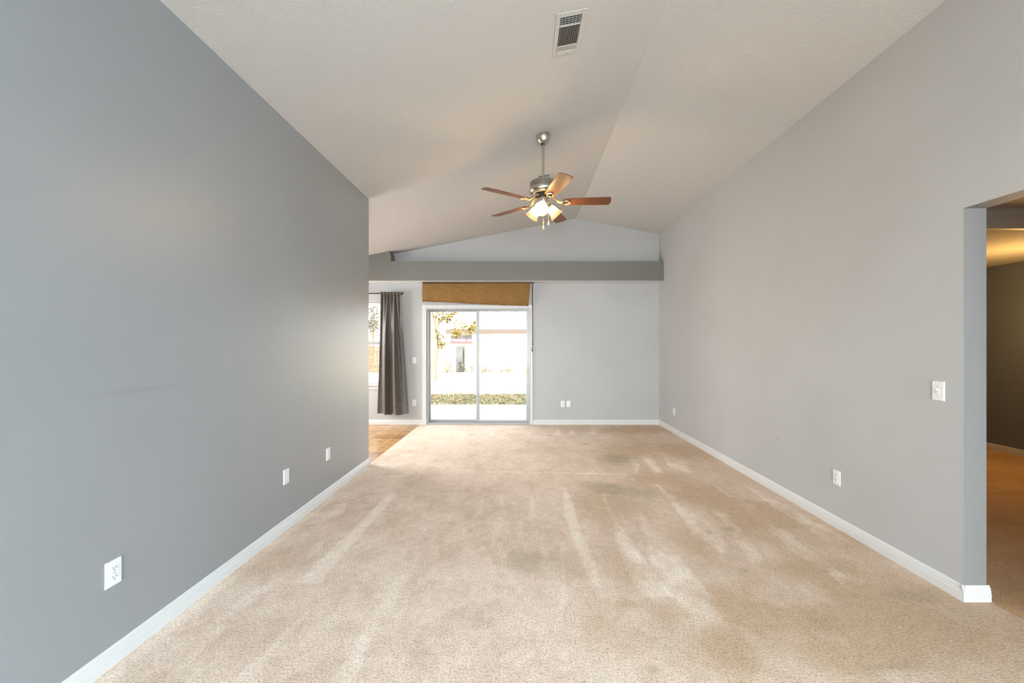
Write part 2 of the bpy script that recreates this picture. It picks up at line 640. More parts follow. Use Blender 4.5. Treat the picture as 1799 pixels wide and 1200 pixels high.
def carpet(name, x0, x1, y0, y1, step, marks, z=0.0):
    nx, ny = int((x1 - x0) / step) + 1, int((y1 - y0) / step) + 1
    xs = np.linspace(x0, x1, nx)
    ys = np.linspace(y0, y1, ny)
    X, Y = np.meshgrid(xs, ys)
    X, Y = X.ravel(), Y.ravel()
    pile, stain, wear_shade = marks(X, Y)
    verts = np.stack([X, Y, np.full_like(X, z)], 1)
    idx = np.arange(nx * ny).reshape(ny, nx)
    faces = np.stack([idx[:-1, :-1], idx[:-1, 1:], idx[1:, 1:], idx[1:, :-1]], -1).reshape(-1, 4)
    me = bpy.data.meshes.new(name)
    me.vertices.add(len(verts))
    me.vertices.foreach_set('co', verts.astype(np.float32).ravel())
    me.loops.add(faces.size)
    me.loops.foreach_set('vertex_index', faces.astype(np.int32).ravel())
    me.polygons.add(len(faces))
    me.polygons.foreach_set('loop_start', np.arange(0, faces.size, 4, dtype=np.int32))
    me.polygons.foreach_set('loop_total', np.full(len(faces), 4, dtype=np.int32))
    me.update(calc_edges=True)
    for nm, arr in (('pile', pile), ('stain', stain), ('wear', wear_shade)):
        at = me.attributes.new(nm, 'FLOAT', 'POINT')
        at.data.foreach_set('value', arr.astype(np.float32))
    o = bpy.data.objects.new(name, me)
    COL.objects.link(o)
    me.materials.append(M['carpet'])
    return o


rng = np.random.default_rng(3)


def vnoise(X, Y, fx, fy, seed):
    r = np.random.default_rng(seed)
    G = r.random((64, 64))
    u, v = X * fx + 200.3, Y * fy + 200.7
    i, j = np.floor(u).astype(int), np.floor(v).astype(int)
    fu, fv = u - i, v - j
    fu, fv = fu * fu * (3 - 2 * fu), fv * fv * (3 - 2 * fv)
    g = lambda a, b: G[a % 64, b % 64]
    return (g(i, j) * (1 - fu) + g(i + 1, j) * fu) * (1 - fv) + (g(i, j + 1) * (1 - fu) + g(i + 1, j + 1) * fu) * fv


def fl(px, py):
    Y = F * HC / (py - CY)
    return ((px - CX) / F * Y, Y)


# strokes the vacuum cleaner left in the pile, outlined on the floor (metres)
STROKES = [  # (weight, outline)
    (0.42, [(988, 853), (1000, 868), (1020, 930), (1046, 985), (1056, 1040), (1030, 1010), (1008, 950), (992, 905)]),
    (0.42, [(1053, 858), (1060, 868), (1085, 915), (1115, 960), (1150, 1012), (1182, 1048), (1130, 1050), (1092, 985), (1078, 925)]),
    (0.34, [(1118, 885), (1140, 922), (1200, 985), (1235, 1030), (1276, 1098), (1200, 1075), (1150, 1010), (1130, 935)]),
    (0.42, [(1150, 848), (1165, 858), (1235, 905), (1282, 968), (1268, 975), (1215, 932), (1185, 890)]),
    (0.36, [(1205, 853), (1215, 856), (1290, 915), (1345, 985), (1320, 990), (1262, 905)]),
    (0.42, [(1256, 855), (1266, 857), (1330, 893), (1420, 960), (1500, 1020), (1480, 1026), (1400, 972), (1325, 912)]),
    (0.36, [(1300, 848), (1345, 868), (1400, 897), (1515, 962), (1460, 958), (1380, 905)]),
    (0.46, [(688, 864), (696, 869), (562, 1022), (525, 1022), (545, 1000)]),
    (0.40, [(612, 883), (602, 902), (578, 908), (590, 886)]),
    (0.28, [(578, 948), (560, 966), (540, 983), (550, 955)]),
    (0.34, [(442, 1037), (458, 1040), (450, 1053), (385, 1095), (379, 1092)]),
    (0.26, [(490, 1018), (528, 1018), (560, 1024), (498, 1026), (455, 1045), (440, 1040)]),
    (0.30, [(534, 1075), (542, 1078), (462, 1165), (440, 1198), (410, 1198)]),
    (0.30, [(385, 1098), (395, 1100), (315, 1185), (300, 1185)]),
    (0.22, [(700, 1005), (722, 1010), (655, 1120), (620, 1198), (585, 1198)]),
    (0.26, [(846, 868), (852, 868), (846, 905), (838, 905)]),
    (0.26, [(932, 860), (936, 860), (940, 910), (930, 912)]),
    (0.20, [(985, 950), (992, 950), (995, 1060), (975, 1120), (985, 1020)]),
    (0.40, [(1095, 785), (1105, 790), (1125, 822), (1118, 832), (1100, 800)]),
    (0.36, [(1120, 795), (1140, 797), (1165, 830), (1150, 832)]),
    (0.30, [(1160, 795), (1205, 810), (1220, 832), (1175, 822)]),
    (0.26, [(645, 836), (712, 836), (712, 838), (645, 838)]),
    (0.24, [(810, 826), (1100, 832), (1100, 835), (810, 829)]),
    (0.30, [(1005, 752), (1012, 764), (998, 764)]), (0.30, [(1040, 753), (1050, 764), (1033, 764)]),
    (0.28, [(1085, 756), (1110, 785), (1097, 785)]), (0.28, [(980, 752), (988, 764), (973, 764)]),
    (0.26, [(652, 822), (645, 822), (168, 1199), (196, 1199)]),
    (0.24, [(880, 870), (890, 900), (870, 960), (860, 960)]),
]
STAINS = [  # weight, px, py, half width, half height (in the frame) -> patches on the floor
    (0.68, 1083, 806, 34, 9), (0.62, 1075, 858, 38, 13), (0.5, 1125, 866, 30, 14), (0.30, 1100, 880, 36, 16),
    (0.48, 925, 985, 32, 22), (0.22, 980, 990, 50, 26), (0.28, 1120, 872, 20, 28), (0.22, 900, 1130, 36, 20),
    (0.55, 1283, 930, 14, 5), (0.5, 1246, 935, 5, 3), (0.5, 1310, 1003, 7, 3), (0.5, 1450, 1003, 8, 3), (0.4, 1148, 1178, 10, 9),
    (0.18, 880, 900, 60, 14), (0.22, 820, 893, 16, 8), (0.18, 960, 790, 60, 8), (0.06, 760, 850, 60, 22),
    (0.5, 827, 763, 4, 1.5), (0.5, 966, 765, 4, 1.5), (0.5, 1018, 765, 4, 1.5), (0.5, 1029, 780, 4, 1.5), (0.4, 1252, 857, 5, 2),
    (0.16, 1170, 1110, 60, 30), (0.34, 1600, 1045, 46, 12), (0.30, 1590, 1170, 70, 8), (0.3, 589, 1073, 3, 2), (0.22, 600, 1100, 24, 16),
    (0.25, 1460, 1095, 50, 14),
]
WEAR = [  # browner pile
    (0.55, 1300, 1070, 60, 40), (0.50, 1270, 1140, 60, 38), (0.42, 1370, 1090, 70, 26), (0.40, 1450, 1085, 60, 26), (0.45, 1050, 880, 45, 30),
    (0.35, 1100, 790, 60, 14), (0.45, 1230, 870, 60, 18), (0.40, 1160, 840, 60, 12), (0.40, 1300, 930, 40, 24), (0.42, 1420, 1000, 80, 22),
    (0.35, 1090, 1000, 32, 46), (0.40, 1090, 1060, 26, 14), (0.30, 1060, 1100, 60, 40), (0.42, 1170, 1075, 34, 22), (0.35, 1220, 960, 30, 40),
    (0.5, 1230, 790, 70, 14), (0.6, 1120, 755, 60, 6), (0.55, 1340, 900, 70, 24), (0.4, 1600, 1080, 120, 60), (0.4, 1500, 1150, 100, 40),
    (0.35, 1490, 950, 60, 20), (0.25, 1010, 1010, 30, 20), (0.30, 500, 985, 70, 30), (0.22, 450, 1120, 60, 40),
]


def sd_poly(X, Y, poly):
    """signed distance to a polygon, positive inside"""
    d = np.full(X.shape, 1e9)
    ins = np.zeros(X.shape, bool)
    n = len(poly)
    for i in range(n):
        x0, y0 = poly[i]
        x1, y1 = poly[(i + 1) % n]
        ex, ey = x1 - x0, y1 - y0
        t = np.clip(((X - x0) * ex + (Y - y0) * ey) / (ex * ex + ey * ey + 1e-12), 0, 1)
        d = np.minimum(d, np.hypot(X - x0 - t * ex, Y - y0 - t * ey))
        c = (y0 > Y) != (y1 > Y)
        xi = x0 + (Y - y0) / ((y1 - y0) if abs(y1 - y0) > 1e-9 else 1e-9) * ex
        ins ^= c & (X < xi)
    return np.where(ins, d, -d)


def blob(X, Y, w, px, py, hw, hh, seed):
    x, y = fl(px, py)
    rx = hw / F * y
    ry = 0.5 * (fl(px, py - hh)[1] - fl(px, py + hh)[1])
    m = np.zeros_like(X)
    k = (abs(X - x) < 3 * rx) & (abs(Y - y) < 3 * ry)
    xx, yy = X[k], Y[k]
    j = 0.55 * (vnoise(xx, yy, 6, 5, seed) - 0.5) + 0.5 * (vnoise(xx, yy, 17, 14, seed + 50) - 0.5)
    r = np.sqrt(((xx - x) / rx) ** 2 + ((yy - y) / ry) ** 2) + j
    m[k] = w * np.clip((1.35 - r) / 0.9, 0, 1)
    return m


def living_marks(X, Y):
    pile = 0.50 + 0.22 * (vnoise(X, Y, 2.2, 1.5, 1) - 0.5) + 0.30 * (vnoise(X, Y, 7, 5, 2) - 0.5) + 0.28 * (vnoise(X, Y, 19, 15, 9) - 0.5)
    wob = 0.018 * (vnoise(X, Y, 9, 9, 21) - 0.5) + 0.014 * (vnoise(X, Y, 30, 30, 22) - 0.5)
    for w, poly in STROKES:
        P = [fl(*p) for p in poly]
        px = [p[0] for p in P]
        py = [p[1] for p in P]
        k = (X > min(px) - 0.1) & (X < max(px) + 0.1) & (Y > min(py) - 0.1) & (Y < max(py) + 0.1)
        d = sd_poly(X[k], Y[k], P) + wob[k]
        pile[k] += w * 1.15 * np.clip(0.5 + d / 0.016, 0, 1) * (0.78 + 0.22 * np.clip(d / 0.05, 0, 1)) * (0.62 + 0.55 * vnoise(X[k], Y[k], 6, 3, 31))
    # glare from the slider put into the colour: carpet lightens towards it
    pile += 0.06 * np.clip((Y - 5.8) / 0.5, 0, 1)
    stain = np.zeros_like(X)
    for i, s in enumerate(STAINS):
        stain = np.maximum(stain, blob(X, Y, *s, 100 + i))
    wear_shade = 0.50 * np.clip((X - 0.15) / 1.6, 0, 1) * (0.6 + 0.8 * (vnoise(X, Y, 3, 1.2, 77)))  # browner to the right: worn pile and dimmer light both put into the colour
    for i, s in enumerate(WEAR):
        wear_shade = wear_shade + 1.05 * blob(X, Y, *s, 200 + i)
    # strokes lift the worn look
    wear_shade = np.clip(wear_shade - 0.9 * np.clip(pile - 0.72, 0, 0.5), 0, 0.85)
    return np.clip(pile, 0, 1), np.clip(stain, 0, 1), wear_shade


fc = carpet('floor', TX, XR + 0.135, YR, YB, 0.0105, living_marks)
struct(fc, 'beige carpet with vacuum strokes and old stains')
fc['category'] = 'carpet'


def side_marks(X, Y):
    p = 0.35 + 0.3 * (vnoise(X, Y, 1.2, 9, 5) - 0.5) + 0.3 * (vnoise(X, Y, 9, 9, 6) - 0.5)
    return np.clip(p, 0, 1), 0.25 * vnoise(X, Y, 1.0, 11, 8), np.full_like(X, 0.0)


cs = carpet('floor_side', XR + 0.135, 6.32, 0.0, 6.9, 0.02, side_marks)
cs.data.materials[0] = M['carpet_side']
struct(cs, 'brown carpet of the side room')
struct(new_obj('floor_tile', B((XN, TX, 0.5, YB, -0.03, 0.0)), M['tile']), 'brown stone tile floor of the dining nook')
struct(new_obj('foundation', B((XN, 6.32, YR, YB + 0.15, -0.2, -0.035)), M['concrete']), 'slab under the house')

# ------------------------------------------------------------------ side room seen through the opening
struct(new_obj('wall_side_right', B((6.30, 6.42, 0, 6.9, 0, 2.75)), M['wall_side']), 'grey wall of the side room')
struct(new_obj('wall_side_back', B((2.546, 6.42, 6.8, 6.92, 0, 2.75)), M['wall_side']), 'far wall of the side room')
struct(new_obj('wall_side_front', B((2.546, 6.42, -0.12, 0.0, 0, 2.75)), M['wall_side']), 'near wall of the side room')
struct(new_obj('ceiling_side', B((2.546, 6.42, 3.66, 6.92, 2.46, 2.75)), M['ceiling']), 'lower ceiling of the side room')
struct(new_obj('ceiling_entry', B((2.546, 6.42, -0.12, 3.66, 2.63, 2.75)), M['ceiling']), 'higher ceiling inside the opening')
base('baseboard_side', 'y', 6.30, -1, 0, 6.8, 'white baseboard of the side room')
bm = bmesh.new()
y0 = 3.66
prism(bm, [(y0, 2.46), (y0 - 0.05, 2.46), (y0 - 0.052, 2.485), (y0 - 0.06, 2.49), (y0 - 0.062, 2.515), (y0 - 0.075, 2.53), (y0 - 0.085, 2.575),
           (y0 - 0.10, 2.60), (y0 - 0.10, 2.629), (y0, 2.629)], 'x', 2.55, 6.299)
struct(new_obj('trim_2', bm, M['white_trim']), 'white crown moulding across the side room')

# ------------------------------------------------------------------ sliding glass door
dr = bpy.data.objects.new('door_1', None)
COL.objects.link(dr)
dr.location = ((DX0 + DX1) / 2, YB + 0.09, 0)
struct(dr, 'white framed sliding glass patio door')


def dpart(name, boxes, mat, parent=dr, bevel=0.0):
    o = new_obj(name, B(*boxes), mat, None, bevel=bevel)
    if parent is not None:
        o.parent = parent
        o.matrix_parent_inverse = Matrix.Translation(-Vector(dr.location)) if parent is dr else Matrix.Identity(4)
        if parent is not dr:
            o.matrix_parent_inverse = Matrix.Identity(4)
    return o


fy0, fy1 = YB - 0.004, YB + 0.14
dpart('frame', [(DX0 + .002, DX0 + 0.032, fy0, fy1, 0.002, DZ1 - 0.002), (DX1 - 0.032, DX1 - .002, fy0, fy1, 0.002, DZ1 - 0.002),
                (DX0 + 0.03, DX1 - 0.03, fy0, fy1, DZ1 - 0.022, DZ1 - 0.002), (DX0 + 0.03, DX1 - 0.03, fy0, fy1, 0.002, 0.035)], M['alu'], bevel=0.003)
xm = (839.5 - CX) / F * (YB + 0.06)


def sash(x0, x1, ya, yb, lst, rst):
    o = dpart('sash', [(x0, x0 + lst, ya, yb, 0.036, DZ1 - 0.023), (x1 - rst, x1, ya, yb, 0.036, DZ1 - 0.023),
                       (x0 + lst, x1 - rst, ya, yb, DZ1 - 0.05, DZ1 - 0.023), (x0 + lst, x1 - rst, ya, yb, 0.036, 0.075)], M['alu'], bevel=0.002)
    g = new_obj('glass_pane', B((x0 + lst, x1 - rst, (ya + yb) / 2 - 0.002, (ya + yb) / 2 + 0.002, 0.075, DZ1 - 0.05)), M['glass'])
    g.parent = o
    return o


s1 = sash(DX0 + 0.033, xm + 0.024, YB + 0.075, YB + 0.105, 0.022, 0.04)
s2 = sash(xm - 0.026, DX1 - 0.033, YB + 0.03, YB + 0.06, 0.045, 0.035)
h1 = new_obj('handle', B((DX1 - 0.062, DX1 - 0.040, YB + 0.005, YB + 0.029, 0.86, 1.06), (DX1 - 0.058, DX1 - 0.044, YB - 0.006, YB + 0.006, 0.93, 0.98)), M['latch'], s2, bevel=0.003)
h1['label'] = 'beige latch handle'
# casing
cz = 2.12
dpart('casing', [(-1.776, DX0 - 0.001, YB - 0.016, YB - 0.001, 0.0, cz), (DX1 + 0.001, 0.1766, YB - 0.016, YB - 0.001, 0.0, cz),
                 (DX0 - 0.001, DX1 + 0.001, YB - 0.016, YB - 0.001, DZ1 + 0.001, cz)], M['white_trim'], bevel=0.004)

# ------------------------------------------------------------------ nook window
wn1 = bpy.data.objects.new('window_1', None)
COL.objects.link(wn1)
wn1.location = ((WX0 + WX1) / 2, YB + 0.07, WZ0)
struct(wn1, 'white single hung window of the dining nook')


def wpart(name, boxes, mat, bevel=0.0):
    o = new_obj(name, B(*boxes), mat, wn1, bevel=bevel)
    o.matrix_parent_inverse = Matrix.Translation(-Vector(wn1.location))
    return o


zm = 1.44
wpart('frame', [(WX0 + .002, WX0 + 0.05, YB + 0.05, YB + 0.12, WZ0 + .002, WZ1 - .002), (WX1 - 0.05, WX1 - .002, YB + 0.05, YB + 0.12, WZ0 + .002, WZ1 - .002),
                (WX0 + 0.05, WX1 - 0.05, YB + 0.05, YB + 0.12, WZ1 - 0.045, WZ1 - .002), (WX0 + 0.05, WX1 - 0.05, YB + 0.05, YB + 0.12, WZ0 + .002, WZ0 + 0.045)], M['white_trim'], 0.003)
wpart('meeting_rail', [(WX0 + 0.051, WX1 - 0.051, YB + 0.06, YB + 0.1, zm - 0.025, zm + 0.025)], M['alu'], 0.003)
wpart('glass_pane', [(WX0 + 0.051, WX1 - 0.051, YB + 0.083, YB + 0.086, zm + 0.026, WZ1 - 0.046)], M['glass'])
wpart('glass_pane', [(WX0 + 0.051, WX1 - 0.051, YB + 0.073, YB + 0.076, WZ0 + 0.046, zm - 0.026)], M['glass'])
wpart('window_sill', [(WX0 - 0.05, WX1 + 0.05, YB - 0.05, YB + 0.049, WZ0 - 0.025, WZ0 - 0.001)], M['white_trim'], 0.004)
wpart('apron', [(WX0 - 0.03, WX1 + 0.03, YB - 0.016, YB - 0.001, WZ0 - 0.085, WZ0 - 0.026)], M['white_trim'], 0.003)

# frames of the unseen windows added to carry the fill lights
struct(new_obj('window_2', B((-1.45, -1.40, YR - 0.1, YR - 0.04, 0.4, 2.1), (2.0, 2.05, YR - 0.1, YR - 0.04, 0.4, 2.1), (-1.40, 2.0, YR - 0.1, YR - 0.04, 0.4, 0.46),
                             (-1.40, 2.0, YR - 0.1, YR - 0.04, 2.04, 2.1), (0.28, 0.32, YR - 0.1, YR - 0.04, 0.46, 2.04)), M['white_trim']), 'white window frame behind the camera')
struct(new_obj('window_3', B((XN - 0.1, XN - 0.04, 4.7, 4.75, 0.7, 2.2), (XN - 0.1, XN - 0.04, 6.65, 6.7, 0.7, 2.2), (XN - 0.1, XN - 0.04, 4.75, 6.65, 0.7, 0.75),
                             (XN - 0.1, XN - 0.04, 4.75, 6.65, 2.15, 2.2)), M['white_trim']), 'white window frame on the nook side')

struct(new_obj('window_4', B((XR + .04, XR + .1, -2.5, -2.45, 0.8, OZ), (XR + .04, XR + .1, -0.95, -0.9, 0.8, OZ), (XR + .04, XR + .1, -2.45, -0.95, 0.8, 0.85),
                             (XR + .04, XR + .1, -2.45, -0.95, OZ - .05, OZ)), M['white_trim']), 'white window frame beside the camera')  # unseen window, added for the cool fill light
# ------------------------------------------------------------------ roman shade
shd = thing('roman_shade', (-0.80, 6.97, 2.50), 'crooked brown woven shade raised above the sliding glass door', 'window shade')


def rel(o, root):
    o.parent = root
    o.matrix_parent_inverse = Matrix.Translation(-Vector(root.location))
    return o


hx0, hx1 = -1.752, 0.197
rel(new_obj('head_rail', B((hx0, hx1, 6.955, 7.0, 2.484, 2.506)), M['rod'], bevel=0.003), shd)
bm = bmesh.new()
NXs, NZs = 60, 14
for side in (0, 1):
    pass
front, backv = [], []
for j in range(NZs + 1):
    t = j / NZs
    rf, rb = [], []
    for i in range(NXs + 1):
        u = i / NXs
        xl = -1.747 + 0.0 * t
        xr = 0.134 - 0.028 * t
        x = xl + (xr - xl) * u
        zt = 2.484
        zb = 2.163 + (2.088 - 2.163) * u + 0.006 * math.sin(7 * u)
        z = zt + (zb - zt) * t
        y = 6.962 - 0.022 * math.sin(PI * min(1, t * 1.05)) - 0.008 * math.sin(u * 21 + 3 * t) * t - 0.004 * math.sin(u * 47) * t - 0.012 * t
        rf.append(bm.verts.new((x, y, z)))
        rb.append(bm.verts.new((x, y + 0.016, z)))
    front.append(rf)
    backv.append(rb)
for j in range(NZs):
    for i in range(NXs):
        bm.faces.new([front[j][i], front[j][i + 1], front[j + 1][i + 1], front[j + 1][i]])
        bm.faces.new([backv[j][i + 1], backv[j][i], backv[j + 1][i], backv[j + 1][i + 1]])
for j in range(NZs):
    bm.faces.new([front[j][0], front[j + 1][0], backv[j + 1][0], backv[j][0]])
    bm.faces.new([front[j][-1], backv[j][-1], backv[j + 1][-1], front[j + 1][-1]])
for i in range(NXs):
    bm.faces.new([front[-1][i], front[-1][i + 1], backv[-1][i + 1], backv[-1][i]])
    bm.faces.new([front[0][i + 1], front[0][i], backv[0][i], backv[0][i + 1]])
bmesh.ops.recalc_face_normals(bm, faces=bm.faces[:])
rel(new_obj('shade_fabric', bm, M['shade'], smooth=True), shd)
bm = bmesh.new()
tube(bm, [(-1.747, 6.945, 2.175), (-0.8, 6.945, 2.138), (0.107, 6.945, 2.10)], 0.009, 8)
rel(new_obj('bottom_hem', bm, M['shade'], smooth=True), shd)
bm = bmesh.new()
tube(bm, [(0.178, 6.958, 2.484), (0.176, 6.955, 1.9), (0.174, 6.955, 1.43)], 0.0042, 8)
tube(bm, [(0.170, 6.953, 2.484), (0.170, 6.952, 1.9), (0.170, 6.953, 1.345)], 0.0028, 8)
rel(new_obj('pull_cord', bm, M['cord'], smooth=True), shd)
bm = bmesh.new()
lathe(bm, [(0, 0.035), (0.004, 0.035), (0.006, 0.0), (0.011, -0.04), (0.011, -0.05), (0, -0.05)], 16, Matrix.Translation((0.168, 6.953, 1.345)))
lathe(bm, [(0, 0.035), (0.004, 0.035), (0.006, 0.0), (0.010, -0.045), (0.010, -0.055), (0, -0.055)], 16, Matrix.Translation((0.175, 6.955, 1.46)))
rel(new_obj('cord_tassel', bm, M['cord'], smooth=True), shd)
bm = bmesh.new()
tube(bm, [(0.155, 6.957, 2.484), (0.135, 6.952, 2.25), (0.118, 6.95, 2.10)], 0.0035, 8)
box(bm, 0.108, 0.132, 6.944, 6.954, 2.085, 2.11)
o = rel(new_obj('lift_cord', bm, M['white_plastic']), shd)
o['label'] = 'white lift cord and cord clip'

# ------------------------------------------------------------------ curtain and rod
rod = thing('curtain_rod', (-3.2, 6.96, 2.31), 'thin dark bronze curtain rod with a finial over the nook window', 'curtain rod')
bm = bmesh.new()
tube(bm, [(-4.40, 6.96, 2.31), (-2.13, 6.96, 2.31)], 0.0095, 12)
rel(new_obj('pole', bm, M['rod'], smooth=True), rod)
bm = bmesh.new()
lathe(bm, [(0, -0.012), (0.013, -0.012), (0.013, 0.0), (0.009, 0.006), (0.018, 0.016), (0.024, 0.03), (0.018, 0.045), (0.008, 0.052), (0, 0.054)], 20,
      Matrix.Translation((-2.135, 6.96, 2.31)) @ Matrix.Rotation(PI / 2, 4, 'Y'))
rel(new_obj('finial', bm, M['rod'], smooth=True), rod)
for bx in (-2.165, -4.2):
    bm = B((bx - 0.006, bx + 0.006, 6.95, YB - 0.001, 2.292, 2.299), (bx - 0.012, bx + 0.012, YB - 0.008, YB - 0.001, 2.27, 2.335), (bx - 0.006, bx + 0.006, 6.946, 6.951, 2.292, 2.32))
    rel(new_obj('bracket', bm, M['rod']), rod)

cur = thing('curtain', (-2.3, 6.95, 0.2), 'taupe satin curtain panel hanging beside the sliding door', 'curtain')
bm = bmesh.new()
NU, NV = 150, 70
rows, rowsb = [], []
for j in range(NV + 1):
    t = j / NV                     # 0 top, 1 bottom
    xl = -2.475 - 0.062 * t
    xr = -2.125 + 0.135 * t ** 1.15
    r, rb = [], []
    for i in range(NU + 1):
        u = i / NU
        top = math.sin(u * 2 * PI * 6.2 + 0.6)
        # lower down the gathers merge into three broad folds
        g = 0.008 * math.sin(u * 2 * PI * 2.35 - 0.5) + 0.008 * math.sin(u * 2 * PI * 4.7 + 1.1)
        # deep fold right of the middle that opens downwards
        fold = (-0.13 * math.exp(-((u - 0.66) / (0.035 + 0.11 * t)) ** 2) + 0.09 * math.exp(-((u - 0.45) / 0.085) ** 2)
                - 0.09 * math.exp(-((u - 0.29) / 0.055) ** 2) + 0.03 * math.exp(-((u - 0.12) / 0.10) ** 2))
        amp = (1 - min(1, t * 2.2)) ** 1.5
        y = 6.952 - (0.016 * top * amp + (g - fold * 0.7) * min(1, t * 1.8) * 0.95)
        x = xl + (xr - xl) * u + 0.006 * math.sin(u * 31 + t * 3)
        z = 2.335 + (0.205 - 2.335) * t + (0.008 * math.sin(u * 2 * PI * 2.3) - 0.02 * math.exp(-((u - 0.42) / 0.07) ** 2)) * t
        y = min(y, 7.035)
        r.append(bm.verts.new((x, y, z)))
        rb.append(bm.verts.new((x, y + 0.003, z)))
    rows.append(r)
    rowsb.append(rb)
for j in range(NV):
    for i in range(NU):
        bm.faces.new([rows[j][i], rows[j][i + 1], rows[j + 1][i + 1], rows[j + 1][i]])
        bm.faces.new([rowsb[j][i + 1], rowsb[j][i], rowsb[j + 1][i], rowsb[j + 1][i + 1]])
    bm.faces.new([rows[j][0], rows[j + 1][0], rowsb[j + 1][0], rowsb[j][0]])
    bm.faces.new([rows[j][-1], rowsb[j][-1], rowsb[j + 1][-1], rows[j + 1][-1]])
for i in range(NU):
    bm.faces.new([rows[-1][i], rows[-1][i + 1], rowsb[-1][i + 1], rowsb[-1][i]])
bmesh.ops.recalc_face_normals(bm, faces=bm.faces[:])
rel(new_obj('drape', bm, M['curtain'], smooth=True), cur)
bm = bmesh.new()
rings = []
for i in range(61):
    u = i / 60
    rings.append((-2.475 + 0.35 * u, 6.96, 2.31))
tube(bm, rings, [0.0125 + 0.005 * abs(math.sin(u * 0.62)) for u in range(61)], 12)
rel(new_obj('rod_pocket', bm, M['curtain'], smooth=True), cur)

# ------------------------------------------------------------------ wall plates
ROT = {'back': 0.0, 'left': PI / 2, 'right': -PI / 2}
# local frame: x right, z up, -y towards the viewer of the wall


def wplate(kind, wall, pos, z, label, cat, group=None):
    loc = {'back': (pos, YB, z), 'left': (XL, pos, z), 'right': (XR, pos, z)}[wall]
    nm = {'outlet': 'wall_outlet', 'switch': 'light_switch', 'blank': 'blank_wall_plate', 'jack': 'cable_wall_plate'}[kind]
    t = thing(nm, loc, label, cat, group, (0, 0, ROT[wall]))
    bm = bmesh.new()
    box(bm, -0.035, 0.035, -0.0065, -0.0003, -0.057, 0.057)
    for v in bm.verts:
        if v.co.y < -0.003:
            v.co.x *= 0.93
            v.co.z *= 0.955
    new_obj('plate', bm, M['white_plastic'], t, bevel=0.0012)

    def screw(zz):
        b2 = bmesh.new()
        lathe(b2, [(0, 0.0), (0.0032, 0.0), (0.0028, 0.0012), (0, 0.0015)], 12, Matrix.Translation((0, -0.0064, zz)) @ Matrix.Rotation(PI / 2, 4, 'X'))
        new_obj('screw', b2, M['screw'], t, smooth=True)
    if kind == 'outlet':
        for s in (-1, 1):
            b2 = bmesh.new()
            oc = []
            for k in range(24):
                a = 2 * PI * k / 24
                oc.append((0.0172 * math.cos(a), max(-0.0135, min(0.0135, 0.0172 * math.sin(a))) + s * 0.0195))
            prism(b2, oc, 'y', -0.0092, -0.0062)
            rc = new_obj('receptacle', b2, M['white_plastic'], t)
            b3 = B((-0.0078, -0.0052, -0.0097, -0.0088, s * 0.0195 - 0.001, s * 0.0195 + 0.009), (0.0052, 0.0078, -0.0097, -0.0088, s * 0.0195 + 0.0, s * 0.0195 + 0.009))
            lathe(b3, [(0, 0), (0.0028, 0), (0.0028, 0.0008), (0, 0.0008)], 12, Matrix.Translation((0, -0.0089, s * 0.0195 - 0.0075)) @ Matrix.Rotation(PI / 2, 4, 'X'))
            sl = new_obj('slot', b3, M['slot_dark'], rc)
            sl['label'] = 'dark plug slots'
        screw(0)
    elif kind == 'switch':
        new_obj('toggle_surround', B((-0.0075, 0.0075, -0.0085, -0.0060, -0.0145, 0.0145)), M['white_plastic'], t)
        b2 = bmesh.new()
        box(b2, -0.0045, 0.0045, -0.024, -0.0084, -0.0045, 0.0045, Matrix.Rotation(-0.45, 4, 'X'))
        o = new_obj('toggle', b2, M['toggle'], t, bevel=0.001)
        o['label'] = 'ivory toggle lever'
        screw(0.030)
        screw(-0.030)
    elif kind == 'blank':
        screw(0.042)
        screw(-0.042)
    elif kind == 'jack':
        new_obj('insert', B((-0.0165, 0.0165, -0.0078, -0.0062, -0.034, 0.034)), M['white_plastic'], t, bevel=0.0006)
        screw(0.046)
        screw(-0.046)
    return t


GO = 'white electrical plates on the walls'
wplate('outlet', 'left', 1.75, 0.402, 'white duplex outlet low on the accent wall, the one nearest the camera', 'outlet', GO)
wplate('blank', 'left', 3.03, 0.404, 'white screwed plate low on the accent wall, middle of its three plates', 'wall plate', GO)
wplate('jack', 'left', 3.685, 0.397, 'white plate low on the accent wall, closest to the wall end', 'wall plate', GO)
wplate('switch', 'right', 2.316, 1.136, 'white toggle light switch on the right wall beside the opening', 'switch', GO)
wplate('outlet', 'right', 3.066, 0.383, 'white duplex outlet low on the right wall under the light switch', 'outlet', GO)
wplate('outlet', 'right', 6.36, 0.345, 'small white outlet low on the right wall close to the back corner', 'outlet', GO)
wplate('outlet', 'back', 0.713, 0.366, 'left outlet of the close pair low on the back wall', 'outlet', GO)
wplate('jack', 'back', 0.816, 0.366, 'plain white plate of the close pair low on the back wall', 'wall plate', GO)
wplate('switch', 'back', -1.915, 1.138, 'white switch between the curtain and the sliding door', 'switch', GO)
wplate('outlet', 'back', -1.915, 0.386, 'white outlet between the curtain and the sliding door near the floor', 'outlet', GO)

# ------------------------------------------------------------------ ceiling registers


